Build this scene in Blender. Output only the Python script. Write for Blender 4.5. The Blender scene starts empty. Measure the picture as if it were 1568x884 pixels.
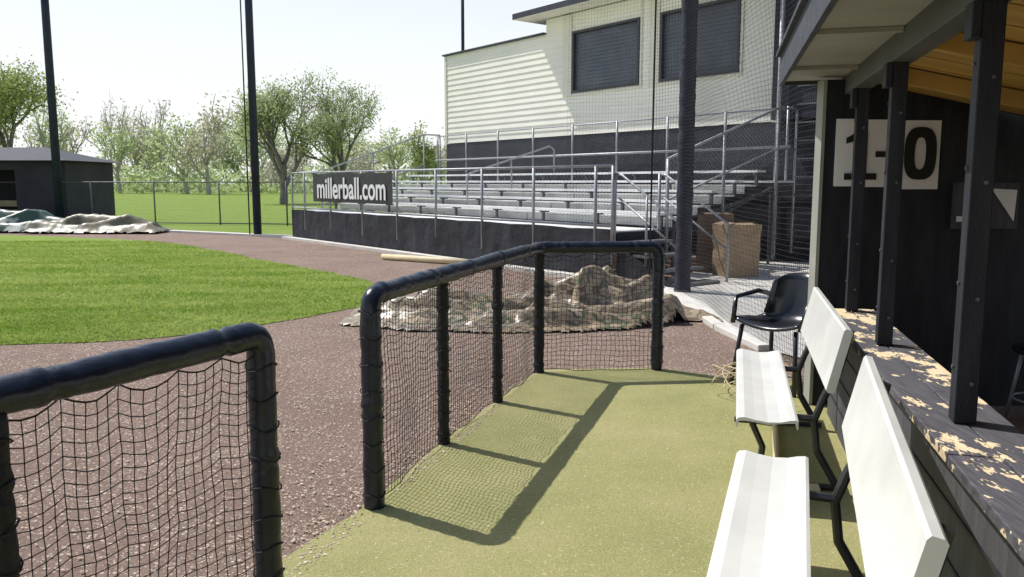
import bpy, math, random
import numpy as np
from mathutils import Vector, Matrix, noise
random.seed(7)
rng = np.random.default_rng(7)
V = Vector
scene = bpy.context.scene

# ------------------------------------------------------------------ helpers
def group(name, loc=(0, 0, 0)):
    e = bpy.data.objects.new(name, None)
    e.location = loc
    e.empty_display_size = 0.2
    scene.collection.objects.link(e)
    return e

def adopt(ob, parent):
    if parent is not None:
        ob.parent = parent
        ob.matrix_parent_inverse = Matrix.Translation(-V(parent.location))

class MB:
    def __init__(s):
        s.v = []; s.f = []
    def quad(s, a, b, c, d):
        n = len(s.v); s.v += [tuple(a), tuple(b), tuple(c), tuple(d)]; s.f.append((n, n+1, n+2, n+3))
    def poly(s, pts):
        n = len(s.v); s.v += [tuple(p) for p in pts]; s.f.append(tuple(range(n, n+len(pts))))
    def obox(s, o, a, b, c):
        """box from corner o with edge vectors a,b,c"""
        o, a, b, c = V(o), V(a), V(b), V(c)
        P = [o, o+a, o+a+b, o+b, o+c, o+a+c, o+a+b+c, o+b+c]
        n = len(s.v); s.v += [tuple(p) for p in P]
        s.f += [tuple(n+i for i in q) for q in ((0,3,2,1),(4,5,6,7),(0,1,5,4),(1,2,6,5),(2,3,7,6),(3,0,4,7))]
    def box(s, x0, x1, y0, y1, z0, z1):
        s.obox((x0, y0, z0), (x1-x0, 0, 0), (0, y1-y0, 0), (0, 0, z1-z0))
    def tube(s, pts, r, sides=8, caps=True):
        pts = [V(p) for p in pts]; N = len(pts)
        rr = r if isinstance(r, (list, tuple)) else [r]*N
        t0 = (pts[1]-pts[0]).normalized()
        ref = V((0, 0, 1)) if abs(t0.z) < .9 else V((1, 0, 0))
        u = t0.cross(ref).normalized()
        base = len(s.v)
        for i in range(N):
            if i == 0: t = t0
            elif i == N-1: t = (pts[i]-pts[i-1]).normalized()
            else:
                t = (pts[i+1]-pts[i-1])
                t = t.normalized() if t.length > 1e-9 else t0
            u = u - t*u.dot(t)
            u = u.normalized() if u.length > 1e-6 else t.orthogonal().normalized()
            w = t.cross(u)
            for k in range(sides):
                a = 2*math.pi*k/sides
                s.v.append(tuple(pts[i] + (u*math.cos(a)+w*math.sin(a))*rr[i]))
        for i in range(N-1):
            for k in range(sides):
                k2 = (k+1) % sides
                s.f.append((base+i*sides+k, base+i*sides+k2, base+(i+1)*sides+k2, base+(i+1)*sides+k))
        if caps:
            s.f.append(tuple(base+k for k in range(sides))[::-1])
            s.f.append(tuple(base+(N-1)*sides+k for k in range(sides)))
    def obj(s, name, mat, parent=None, smooth=False, bevel=0):
        me = bpy.data.meshes.new(name)
        me.from_pydata(s.v, [], s.f); me.update()
        if smooth: me.polygons.foreach_set('use_smooth', [True]*len(me.polygons))
        ob = bpy.data.objects.new(name, me)
        me.materials.append(mat)
        scene.collection.objects.link(ob)
        adopt(ob, parent)
        if bevel:
            m = ob.modifiers.new('bevel', 'BEVEL'); m.width = bevel; m.segments = 2; m.limit_method = 'ANGLE'
        return ob

# ------------------------------------------------------------------ materials
def base_mat(name):
    m = bpy.data.materials.new(name); m.use_nodes = True
    nt = m.node_tree; b = nt.nodes['Principled BSDF']
    return m, nt, b

def N(nt, typ, **kw):
    n = nt.nodes.new(typ)
    for k, v in kw.items():
        if k in n.inputs: n.inputs[k].default_value = v
        else: setattr(n, k, v)
    return n

def coords(nt, scale=(1, 1, 1), rot=(0, 0, 0)):
    tc = N(nt, 'ShaderNodeTexCoord')
    mp = N(nt, 'ShaderNodeMapping')
    mp.inputs['Scale'].default_value = scale; mp.inputs['Rotation'].default_value = rot
    nt.links.new(tc.outputs['Object'], mp.inputs['Vector'])
    return mp.outputs['Vector']

def ramp(nt, fac, stops, interp='LINEAR'):
    r = N(nt, 'ShaderNodeValToRGB'); cr = r.color_ramp; cr.interpolation = interp
    while len(cr.elements) < len(stops): cr.elements.new(.5)
    for e, (p, c) in zip(cr.elements, stops):
        e.position = p; e.color = (*c, 1) if len(c) == 3 else c
    nt.links.new(fac, r.inputs['Fac'])
    return r.outputs['Color']

def nz(nt, vec, scale, detail=4, rough=.55):
    n = N(nt, 'ShaderNodeTexNoise', Scale=scale, Detail=detail, Roughness=rough)
    nt.links.new(vec, n.inputs['Vector']); return n.outputs['Fac']

def mix(nt, fac, a, b, typ='MIX'):
    m = N(nt, 'ShaderNodeMix', data_type='RGBA', blend_type=typ)
    for sock, val in ((m.inputs[0], fac), (m.inputs[6], a), (m.inputs[7], b)):
        if hasattr(val, 'is_linked'): nt.links.new(val, sock)
        elif isinstance(val, (int, float)): sock.default_value = val
        else: sock.default_value = (*val, 1)
    return m.outputs[2]

def bumpn(nt, b, h, strength, dist=.01):
    bn = N(nt, 'ShaderNodeBump', Strength=strength, Distance=dist)
    nt.links.new(h, bn.inputs['Height']); nt.links.new(bn.outputs['Normal'], b.inputs['Normal'])

def pm(name, c1, c2=None, scale=4, rough=.6, metal=0, bump=0, bscale=30, lo=.35, hi=.65, spec=.5, sc=(1, 1, 1), rot=(0, 0, 0), dist=.01):
    m, nt, b = base_mat(name)
    c2 = c2 or tuple(x*.75 for x in c1)
    vec = coords(nt, sc, rot)
    col = ramp(nt, nz(nt, vec, scale, 3), [(lo, c1), (hi, c2)])
    nt.links.new(col, b.inputs['Base Color'])
    b.inputs['Roughness'].default_value = rough; b.inputs['Metallic'].default_value = metal
    b.inputs['Specular IOR Level'].default_value = spec
    if bump: bumpn(nt, b, nz(nt, vec, bscale, 3), bump, dist)
    return m

def math2(nt, op, a, b):
    n = N(nt, 'ShaderNodeMath', operation=op)
    for s, v in zip(n.inputs, (a, b)):
        if hasattr(v, 'is_linked'): nt.links.new(v, s)
        else: s.default_value = v
    return n.outputs[0]

def dirt_mat():
    m, nt, b = base_mat('infield_dirt'); vec = coords(nt)
    c = ramp(nt, nz(nt, vec, .8, 6), [(.3, (.18, .122, .094)), (.7, (.285, .20, .158))])
    fine = nz(nt, vec, 42, 5, .7)
    c = mix(nt, .5, c, ramp(nt, fine, [(.35, (.115, .078, .062)), (.7, (.35, .26, .21))]))
    dens = nz(nt, vec, 1.3, 4)
    for vs, thr, rad in ((38., 1.24, .30), (75., 1.20, .33)):
        vo = N(nt, 'ShaderNodeTexVoronoi', Scale=vs); nt.links.new(vec, vo.inputs['Vector'])
        near = math2(nt, 'LESS_THAN', vo.outputs['Distance'], rad)
        sep = N(nt, 'ShaderNodeSeparateColor'); nt.links.new(vo.outputs['Color'], sep.inputs[0])
        gt = math2(nt, 'GREATER_THAN', math2(nt, 'ADD', sep.outputs[0], dens), thr)
        c = mix(nt, math2(nt, 'MULTIPLY', near, gt), c, (.60, .50, .42))
    nt.links.new(c, b.inputs['Base Color']); b.inputs['Roughness'].default_value = .95
    b.inputs['Specular IOR Level'].default_value = .2
    bumpn(nt, b, fine, 1.0, .02)
    return m

def turf_mat():
    m, nt, b = base_mat('artificial_turf'); vec = coords(nt)
    c = ramp(nt, nz(nt, vec, 1.1, 6, .62), [(.3, (.225, .245, .085)), (.5, (.34, .33, .135)), (.72, (.47, .41, .215))])
    fine = nz(nt, vec, 120, 3, .8)
    c = mix(nt, .5, c, ramp(nt, fine, [(.3, (.15, .175, .05)), (.7, (.56, .51, .27))]))
    c = mix(nt, ramp(nt, nz(nt, vec, 60, 2, .5), [(.66, (0, 0, 0)), (.72, (1, 1, 1))]), c, (.60, .52, .33))
    nt.links.new(c, b.inputs['Base Color']); b.inputs['Roughness'].default_value = .95
    b.inputs['Specular IOR Level'].default_value = .15
    bumpn(nt, b, fine, .8, .012)
    return m

def grass_mat(name, k=1.0):
    m, nt, b = base_mat(name); vec = coords(nt)
    c = ramp(nt, nz(nt, vec, .5, 6, .6), [(.3, (.18*k, .28*k, .035*k)), (.55, (.27*k, .37*k, .065*k)), (.8, (.38*k, .43*k, .14*k))])
    v2 = coords(nt, (.25, 3, 1), (0, 0, .25))
    c = mix(nt, .35, c, ramp(nt, nz(nt, v2, .8, 3), [(.4, (.15*k, .26*k, .03*k)), (.7, (.38*k, .45*k, .16*k))]))
    fine = nz(nt, vec, 60, 4, .8)
    c = mix(nt, .4, c, ramp(nt, fine, [(.35, (.09*k, .16*k, .015*k)), (.65, (.34*k, .45*k, .09*k))]))
    nt.links.new(c, b.inputs['Base Color']); b.inputs['Roughness'].default_value = .9
    b.inputs['Specular IOR Level'].default_value = .15
    bumpn(nt, b, fine, .9, .03)
    return m

def leaf_mat(name, c1, c2, scale=.7, tl=.45, detail=2, sc=(1, 1, 1)):
    m, nt, b = base_mat(name); vec = coords(nt, sc)
    c = ramp(nt, nz(nt, vec, scale, detail), [(.35, c1), (.65, c2)])
    nt.links.new(c, b.inputs['Base Color']); b.inputs['Roughness'].default_value = .7
    b.inputs['Specular IOR Level'].default_value = .2
    tr = N(nt, 'ShaderNodeBsdfTranslucent'); nt.links.new(c, tr.inputs['Color'])
    ms = N(nt, 'ShaderNodeMixShader'); ms.inputs[0].default_value = tl
    nt.links.new(b.outputs[0], ms.inputs[1]); nt.links.new(tr.outputs[0], ms.inputs[2])
    nt.links.new(ms.outputs[0], nt.nodes['Material Output'].inputs['Surface'])
    return m

def peel_mat():
    """black paint flaking off along the grain in separate worn spots"""
    m, nt, b = base_mat('peeling_paint_wood')
    rz = math.radians(14.2)
    grain = nz(nt, coords(nt, (30, 1.5, 10), (0, 0, rz)), 4, 4)
    wood = ramp(nt, grain, [(.3, (.58, .44, .25)), (.7, (.84, .72, .50))])
    paint = ramp(nt, grain, [(.3, (.045, .045, .056)), (.7, (.13, .125, .14))])
    big = nz(nt, coords(nt, (1.5, .9, 1), (0, 0, rz)), 2.2, 2, .5)
    mid = nz(nt, coords(nt, (1.5, .8, 1), (0, 0, rz)), 11, 3, .5)
    fin = nz(nt, coords(nt, (1.6, .6, 1), (0, 0, rz)), 48, 2, .5)
    a = math2(nt, 'ADD', math2(nt, 'MULTIPLY', big, .42), math2(nt, 'ADD', math2(nt, 'MULTIPLY', mid, .40), math2(nt, 'MULTIPLY', fin, .18)))
    f = ramp(nt, a, [(.522, (0, 0, 0)), (.530, (1, 1, 1))])
    c = mix(nt, f, paint, wood)
    nt.links.new(c, b.inputs['Base Color']); b.inputs['Roughness'].default_value = .6
    bumpn(nt, b, a, .5, .01)
    return m

def camo_mat():
    m, nt, b = base_mat('camouflage_tarp'); vec = coords(nt, (1, 1.5, 1.5))
    n_ = nz(nt, vec, 2.0, 3, .55)
    c = ramp(nt, n_, [(.0, (.15, .11, .07)), (.40, (.36, .28, .18)), (.47, (.10, .08, .05)), (.52, (.38, .28, .18)), (.58, (.085, .11, .05)), (.65, (.50, .41, .29))], 'CONSTANT')
    c = mix(nt, .30, c, ramp(nt, nz(nt, coords(nt), .8, 2), [(.42, (.38, .31, .22)), (.58, (.10, .08, .055))]))
    nt.links.new(c, b.inputs['Base Color']); b.inputs['Roughness'].default_value = .34
    bumpn(nt, b, nz(nt, coords(nt, (1, 2.5, 1), (0, 0, .3)), 5, 3, .5), .25, .04)
    return m

M = {}
M['dirt'] = dirt_mat(); M['turf'] = turf_mat()
M['grass'] = grass_mat('mown_grass'); M['field'] = grass_mat('outfield_grass', .85)
M['blade'] = leaf_mat('grass_blade', (.21, .32, .04), (.42, .49, .14), .9, .5, 6, (.5, 1.6, 1))
M['conc'] = pm('concrete', (.64, .61, .56), (.52, .50, .46), 3, .85, bump=.4, bscale=60)
M['pad'] = pm('black_vinyl_padding', (.008, .011, .020), (.014, .019, .031), 8, .30, bump=.4, bscale=11, dist=.02, spec=.42)
M['padpost'] = pm('black_vinyl_post', (.007, .008, .011), (.013, .014, .019), 8, .45, bump=.6, bscale=18, dist=.03, spec=.3)
M['net'] = pm('black_net_cord', (.012, .011, .011), (.02, .019, .018), 20, .8)
M['alum'] = pm('bench_aluminium', (.76, .76, .72), (.66, .66, .63), 3, .38, .2, bump=.05)
M['alum2'] = pm('bleacher_aluminium', (.84, .85, .84), (.68, .69, .69), 2, .45, .1)
M['galv'] = pm('galvanised_pipe', (.36, .37, .39), (.27, .28, .30), 6, .45, .4)
M['galvdark'] = pm('weathered_pipe', (.16, .16, .17), (.10, .10, .11), 6, .5, .4)
M['blacksteel'] = pm('black_steel', (.018, .019, .022), (.035, .036, .04), 10, .4)
M['blackwood'] = pm('black_painted_wood', (.013, .014, .021), (.026, .028, .037), 3, .6, bump=.3, bscale=40, sc=(6, 6, 1), spec=.35)
M['greywood'] = pm('weathered_dark_wood', (.05, .05, .058), (.085, .085, .095), 3, .7, bump=.3, sc=(6, 6, 1))
M['soffit'] = pm('soffit_paint', (.32, .32, .28), (.26, .26, .23), 2, .7)
M['beam'] = pm('beam_paint', (.10, .105, .10), (.07, .075, .07), 2, .6)
M['ceil'] = pm('ceiling_plywood', (.52, .32, .085), (.40, .24, .06), 2, .6, sc=(1, 6, 1))
M['peel'] = peel_mat()
M['siding'] = pm('cream_siding', (.86, .84, .75), (.80, .78, .69), 1.2, .6)
M['trim'] = pm('cream_trim', (.74, .71, .60), (.68, .65, .55), 2, .6)
M['roof'] = pm('dark_shingle', (.03, .035, .05), (.05, .056, .07), 8, .8, bump=.3)
M['shutter'] = pm('window_shutter', (.07, .078, .098), (.10, .108, .13), 2, .4)
M['frame'] = pm('window_frame', (.03, .032, .038), (.04, .042, .048), 4, .4)
M['screen'] = pm('black_windscreen', (.018, .019, .026), (.036, .038, .048), 1.5, .7, bump=.7, bscale=4, dist=.04, spec=.3)
M['pole'] = pm('navy_pole_paint', (.014, .02, .04), (.022, .03, .052), 3, .5, spec=.3)
M['polepad'] = pm('pole_padding', (.022, .022, .038), (.038, .038, .058), 6, .55, bump=.5, bscale=14, dist=.03, spec=.3)
M['navywood'] = pm('dark_hut_wood', (.018, .018, .03), (.032, .032, .046), 1, .7, spec=.3)
M['camo'] = camo_mat()
M['browntarp'] = pm('brown_tarp', (.07, .07, .045), (.28, .24, .155), 1.0, .45, bump=.3, bscale=3, dist=.06)
M['silvertarp'] = pm('silver_tarp', (.52, .53, .48), (.05, .09, .07), .8, .42, bump=.3, bscale=3, lo=.47, hi=.51)
M['white'] = pm('white_paint', (.86, .86, .86), (.82, .82, .82), 3, .5)
M['plank'] = pm('bare_timber', (.66, .56, .34), (.55, .46, .27), 4, .6)
M['card'] = pm('cardboard', (.36, .26, .165), (.28, .20, .125), 9, .85, bump=.5, bscale=30)
M['dkcard'] = pm('dark_cardboard', (.16, .10, .07), (.22, .15, .10), 6, .7)
M['plastic'] = pm('black_plastic', (.012, .013, .017), (.02, .022, .026), 5, .22)
M['brownfloor'] = pm('dugout_floor', (.14, .085, .05), (.22, .14, .08), 3, .8, bump=.3)
M['bark'] = pm('tree_bark', (.14, .125, .11), (.22, .20, .18), 5, .9)
M['banner'] = pm('black_banner', (.025, .025, .03), (.045, .045, .05), 2, .5, bump=.3, bscale=5, dist=.03)
M['ink'] = pm('black_ink', (.01, .01, .01), (.015, .015, .015), 4, .6)
M['chip'] = pm('stone_chips', (.66, .56, .43), (.38, .29, .21), 25, .9)

# ------------------------------------------------------------------ ground sheets
def sheet(name, pts, z, mat, parent=None):
    from mathutils.geometry import tessellate_polygon
    mb = MB(); mb.v = [(p[0], p[1], z) for p in pts]
    mb.f = [tuple(t) for t in tessellate_polygon([[V((p[0], p[1], 0)) for p in pts]])]
    ob = mb.obj(name, mat, parent)
    for p in ob.data.polygons:
        if p.normal.z < 0: p.flip()
    return ob

def smooth_poly(pts, n=6, jitter=0.0):
    out = []; L = len(pts)
    for i in range(L):
        p0, p1, p2, p3 = [V((*pts[(i+k-1) % L], 0)) for k in range(4)]
        for k in range(n):
            t = k/n
            q = .5*((2*p1)+(p2-p0)*t+(2*p0-5*p1+4*p2-p3)*t*t+(-p0+3*p1-3*p2+p3)*t**3)
            j = noise.noise(V((q.x*2.3, q.y*2.3, 1)))*jitter
            out.append((q.x+j, q.y+j*.6))
    return out

sheet('ground', [(-600, -60), (600, -60), (600, 900), (-600, 900)], 0, M['field'])
sheet('dirt_track', [(-60, -20), (12, -20), (12, 18), (2, 20), (-5.5, 24), (-6.3, 23.7), (-12, 27.1), (-17, 29.1), (-60, 46)], .004, M['dirt'])
edge = [(-1.91, 10.82), (-1.95, 12.0), (-2.5, 13.5), (-4.2, 15.7), (-6.8, 19.0), (-9.9, 22.4), (-15.8, 25.3), (-28, 30), (-45, 36), (-60, 25), (-45, 4), (-20, 4.5), (-11, 6.6), (-7.5, 7.5), (-5.06, 7.96), (-3.89, 8.23), (-3.11, 8.8), (-2.62, 9.42), (-2.2, 10.1)]
gp = smooth_poly(edge, 10, .12)
infield = sheet('infield_grass', gp, .010, M['grass'])

P = np.array(gp)
def inside(x, y, P):
    c = np.zeros(len(x), bool); n = len(P); j = n-1
    for i in range(n):
        xi, yi = P[i]; xj, yj = P[j]
        cond = ((yi > y) != (yj > y)) & (x < (xj-xi)*(y-yi)/(yj-yi+1e-12)+xi)
        c ^= cond; j = i
    return c
n = 150000
yy = 6.5+rng.random(n)**1.5*16; xx = -1.5-rng.random(n)*(yy*.68-.8)
msk = inside(xx, yy, P); xx = xx[msk]; yy = yy[msk]; n = len(xx)
h = rng.uniform(.02, .05, n); ang = rng.uniform(0, 6.28, n); w = .004+.0006*yy
lean = rng.normal(0, .03, (n, 2))
vb = np.zeros((n, 3, 3))
vb[:, 0] = np.c_[xx-np.cos(ang)*w, yy-np.sin(ang)*w, np.full(n, .008)]
vb[:, 1] = np.c_[xx+np.cos(ang)*w, yy+np.sin(ang)*w, np.full(n, .008)]
vb[:, 2] = np.c_[xx+lean[:, 0], yy+lean[:, 1], h]
mb = MB(); mb.v = vb.reshape(-1, 3).tolist(); mb.f = np.arange(n*3).reshape(-1, 3).tolist()
mb.obj('grass_blades', M['blade'], infield)

turf_pts = [(-.74, 3.86), (-.48, 4.75), (-.16, 5.75), (.18, 6.72), (.30, 6.88), (1.25, 6.95), (1.75, 6.6), (2.35, 6.5), (2.3, 5.2), (.2, -4), (-3.2, -4), (-1.45, 1.9), (-.99, 3.28)]
def rough_edge(pts, step=.06, amp=.03):
    out = []
    for i in range(len(pts)):
        a = V((*pts[i], 0)); b = V((*pts[(i+1) % len(pts)], 0)); k = max(1, int((b-a).length/step))
        for j in range(k):
            q = a.lerp(b, j/k); o = noise.noise(q*6)*amp+noise.noise(q*19)*amp*.5
            out.append((q.x+o, q.y+o))
    return out
turf = sheet('artificial_turf', rough_edge(turf_pts), .012, M['turf'])
sheet('concrete_walkway', [(2.32, 12.25), (2.36, 8.9), (2.5, 7.6), (2.9, 6.6), (9, 6.6), (9, 16.5), (4.5, 16.5), (2.6, 13.6)], .018, M['conc'])
mb = MB()
mb.obox((2.2, 8.85, 0), (.13, 0, 0), (-.04, 3.45, 0), (0, 0, .07))
mb.obox((2.34, 7.65, 0), (.12, .03, 0), (-.14, 1.17, 0), (0, 0, .07))
mb.obj('concrete_curb', M['conc'], bevel=.01)

def chips(name, region, cnt, smin, smax, parent=None, z=.014):
    mb = MB()
    for _ in range(cnt):
        x, y = region()
        s = smin+(smax-smin)*random.random()**2.2; a = random.random()*6.28; e = random.uniform(.3, 1)
        c, sn = math.cos(a), math.sin(a); hh = s*random.uniform(.15, .5)
        b = len(mb.v)
        for (u, v) in ((-1, -.3), (.2, -1), (1, .1), (.1, .9)):
            u *= s*random.uniform(.7, 1.2); v *= s*e
            mb.v.append((x+u*c-v*sn, y+u*sn+v*c, z))
        mb.v.append((x, y, z+hh))
        mb.f += [(b, b+1, b+4), (b+1, b+2, b+4), (b+2, b+3, b+4), (b+3, b, b+4)]
    mb.obj(name, M['chip'], parent)
def reg_dirt():
    while True:
        y = 2.2+random.random()**1.3*9; x = random.uniform(-4.5, 1.2)
        fx = -.68+(y-3.88)*.31
        if x < fx-.1 and noise.noise(V((x*1.2, y*1.2, 3)))+random.random()*.8 > .35: return x, y
def reg_turf():
    while True:
        y = random.uniform(2.2, 6.6); x = -.68+(y-3.88)*.31+random.random()**1.2*2.2
        if noise.noise(V((x*1.7, y*1.7, 8)))+random.random()*.7 > .3: return x, y
def reg_edge():
    while True:
        y = random.uniform(2.6, 6.5); x = -.68+(y-3.88)*.31-abs(random.gauss(0, .25))+.05
        if noise.noise(V((x*2.7, y*2.7, 5)))+random.random()*.7 > .25: return x, y
chips('gravel', reg_dirt, 5500, .003, .014)
chips('turf_debris', reg_turf, 800, .002, .009, turf)
chips('edge_chips', reg_edge, 2200, .003, .014, turf)

# ------------------------------------------------------------------ padded fences with netting
def pad_tube(mb, pts, r, step=.02, sides=16, seed=0, bands=.62):
    pts = [V(p) for p in pts]; out = []; rr = []; acc = 0
    for i in range(len(pts)-1):
        L = (pts[i+1]-pts[i]).length; k = max(1, int(L/step))
        for j in range(k):
            out.append(pts[i].lerp(pts[i+1], j/k))
    out.append(pts[-1])
    for i, p in enumerate(out):
        if i: acc += (p-out[i-1]).length
        q = p*7+V((seed, 0, 0))
        f = 1+.09*noise.noise(q)+.05*noise.noise(p*22)
        d = (acc+seed*.13) % bands
        if d < .03: f *= .88
        elif d < .06: f *= 1.08
        rr.append(r*f)
    b0 = len(mb.v)
    mb.tube(out, rr, sides)
    for i in range(b0, len(mb.v)):   # wrinkles in the vinyl
        p = V(mb.v[i]); o = noise.noise_vector(p*16)*.003+noise.noise_vector(p*42)*.0012
        mb.v[i] = tuple(p+o)

def fillet(a, b, c, r, n=7):
    a, b, c = V(a), V(b), V(c)
    u = (a-b).normalized(); w = (c-b).normalized()
    p0 = b+u*r; p2 = b+w*r
    return [(p0*(1-t)**2+b*2*t*(1-t)+p2*t*t) for t in [i/n for i in range(n+1)]]

def net_bay(mb, a, b, z0, z1, cell, r, seed, bulge=.02, scallop=.03):
    a, b = V((*a, 0)), V((*b, 0)); d = (b-a); L = d.length; d.normalize(); nrm = V((d.y, -d.x, 0))
    nx = max(2, int(L/cell)); ny = int((z1-z0)/cell)
    G = [[None]*(ny+1) for _ in range(nx+1)]
    for i in range(nx+1):
        for j in range(ny+1):
            u = i/nx; v = j/ny
            x = u*L; edge_ = math.sin(math.pi*u)
            top = z1-scallop*abs(math.sin(u*math.pi*5))*1.0
            z = z0+(top-z0)*v
            q = V((x*2.2+seed, v*2.4, seed*.7))
            off = bulge*edge_*(noise.noise(q)*1.6+.6*math.sin(math.pi*v))
            x += edge_*.028*noise.noise(q*1.7+V((5, 0, 0)))+.005*noise.noise(q*9)
            z += .034*(1-.4*v)*noise.noise(q*1.4+V((0, 9, 0)))*(.3+edge_)+.005*noise.noise(q*8+V((3, 3, 3)))
            G[i][j] = a+d*x+nrm*off+V((0, 0, max(z, .016)))
    for i in range(nx+1): mb.tube(G[i], r, 4, False)
    for j in range(ny+1): mb.tube([G[i][j] for i in range(nx+1)], r*(1.6 if j in (0, ny) else 1), 4, False)
    for i in range(nx+1):
        for j in range(ny+1):
            p = G[i][j]; k = r*2.0; n0 = len(mb.v)
            mb.v += [tuple(p+V(o)*k) for o in ((1,0,0),(0,1,0),(-1,0,0),(0,-1,0),(0,0,1.3),(0,0,-1.3))]
            mb.f += [(n0+a_, n0+b_, n0+c_) for a_, b_, c_ in ((0,1,4),(1,2,4),(2,3,4),(3,0,4),(1,0,5),(2,1,5),(3,2,5),(0,3,5))]

RZ = 1.065
A = (-.68, 3.88); B1 = (-.417, 4.87); B2 = (-.105, 5.83); B = (.227, 6.78); C = (1.238, 6.88)
fence = group('padded_fence', (*A, 0))
mb = MB()
pts = [V((*A, 0))]+fillet((*A, 0), (*A, RZ), (*B, RZ), .09)+fillet((*A, RZ), (*B, RZ), (*C, RZ), .10)+fillet((*B, RZ), (*C, RZ), (*C, 0), .09)+[V((*C, 0))]
pad_tube(mb, pts, .051, seed=1)
mb.obj('padded_rail', M['pad'], fence, True)
mb = MB()
for k, (p, r) in enumerate(((B1, .036), (B2, .036), (B, .044))):
    pad_tube(mb, [V((*p, 0)), V((*p, RZ-.02))], r, seed=3+k, bands=.17, sides=12)
mb.obj('padded_posts', M['padpost'], fence, True)
mb = MB()
for k, (a, b) in enumerate(((A, B1), (B1, B2), (B2, B), (B, C))):
    net_bay(mb, a, b, .03, RZ-.045, .037, .0018, k*7.3)
mb.obj('netting', M['net'], fence)
mb = MB()
for p in (A, B1, B2, B, C):
    for z in np.arange(.08, 1.0, .13):
        R = .056 if p in (A, C) else .045
        pts = [V((p[0]+R*math.cos(t), p[1]+R*math.sin(t), z+.01*math.sin(3*t+z*9))) for t in np.linspace(0, 6.28, 13)]
        mb.tube(pts, .003, 4, False)
mb.obj('lacing', M['net'], fence)

D = (-.885, 2.83); E = (-1.29, 1.97); F = (-1.76, .98)
fence2 = group('padded_fence', (*D, 0))
mb = MB()
pts = [V((*D, 0))]+fillet((*D, 0), (*D, RZ+.01), (*F, RZ), .07)+[V((*F, RZ))]
pad_tube(mb, pts, .049, seed=5)
mb.obj('padded_rail', M['pad'], fence2, True)
mb = MB()
pad_tube(mb, [V((*E, 0)), V((*E, RZ-.02))], .036, seed=9, bands=.22)
pad_tube(mb, [V((*F, 0)), V((*F, RZ-.02))], .036, seed=4, bands=.22)
mb.obj('padded_posts', M['padpost'], fence2, True)
mb = MB()
net_bay(mb, D, E, .03, RZ-.045, .037, .0018, 2.2, .03)
net_bay(mb, E, F, .03, RZ-.045, .037, .0018, 5.2, .03)
mb.obj('netting', M['net'], fence2)
mb = MB()
for p in (D, E):
    for z in np.arange(.08, 1.0, .11):
        R = .055 if p is D else .043
        mb.tube([V((p[0]+R*math.cos(t), p[1]+R*math.sin(t), z+.012*math.sin(2*t+z*9))) for t in np.linspace(0, 6.28, 13)], .003, 4, False)
mb.obj('lacing', M['net'], fence2)

# ------------------------------------------------------------------ benches
def bench(P0, d, L, Lb0=0.0):
    """P0 = near front corner of the seat, d = direction along the seat"""
    d = V((*d, 0)).normalized(); nn = V((d.y, -d.x, 0)); P0 = V((*P0, 0))
    g = group('aluminium_bench', P0)
    def W(l, x, z): return P0+d*l+nn*x+V((0, 0, z))
    prof = [(0, .405), (0, .44), (.012, .452), (.04, .456), (.09, .445), (.15, .437), (.21, .441), (.25, .452), (.28, .456), (.292, .45), (.292, .41), (.285, .41), (.283, .440), (.24, .437), (.15, .425), (.06, .437), (.012, .435), (.008, .405)]
    mb = MB()
    m_ = len(prof)
    for l in (0, L):
        for (x, z) in prof: mb.v.append(tuple(W(l, x, z)))
    for i in range(m_): mb.f.append((i, (i+1) % m_, m_+(i+1) % m_, m_+i))
    mb.f.append(tuple(range(m_))[::-1]); mb.f.append(tuple(range(m_, 2*m_)))
    mb.obj('seat', M['alum'], g)
    bp = [(.415, .60), (.483, .895), (.492, .905), (.516, .900), (.524, .890), (.456, .592), (.446, .585), (.424, .588)]
    mb = MB(); m_ = len(bp)
    for l in (Lb0, L):
        for (x, z) in bp: mb.v.append(tuple(W(l, x, z)))
    for i in range(m_): mb.f.append((i, (i+1) % m_, m_+(i+1) % m_, m_+i))
    mb.f.append(tuple(range(m_))[::-1]); mb.f.append(tuple(range(m_, 2*m_)))
    mb.obj('backrest', M['alum'], g)
    mb = MB()
    for l in (.30, L-.28):
        mb.tube([W(l, .545, .86), W(l, .50, .66), W(l, .43, .50), W(l, .39, .38), W(l, .41, .22), W(l, .52, .03)], .02, 8)
        mb.tube([W(l, .02, .395), W(l, .39, .39)], .018, 6)
        mb.tube([W(l, .06, .395), W(l, .14, .22), W(l, .12, .02)], .018, 6)
        mb.tube([W(l, .0, .03), W(l, .55, .03)], .016, 6)
    mb.obj('legs', M['blacksteel'], g)
bench((.326, 1.59), (.332, .943), 1.95, .13)
bench((1.107, 3.93), (.263, .965), 1.74, .06)
mb = MB(); mb.obox((1.12, 4.02, .012), (.45, -.02, 0), (.02, .09, 0), (0, 0, .04)); mb.obj('timber_offcut', M['plank'], bevel=.004)
mb = MB(); mb.tube([(1.36, 3.75, .05), (1.44, 4.3, .05), (1.75, 5.3, .05)], .018, 8); mb.obj('plastic_pipe', M['plank'])

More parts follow.
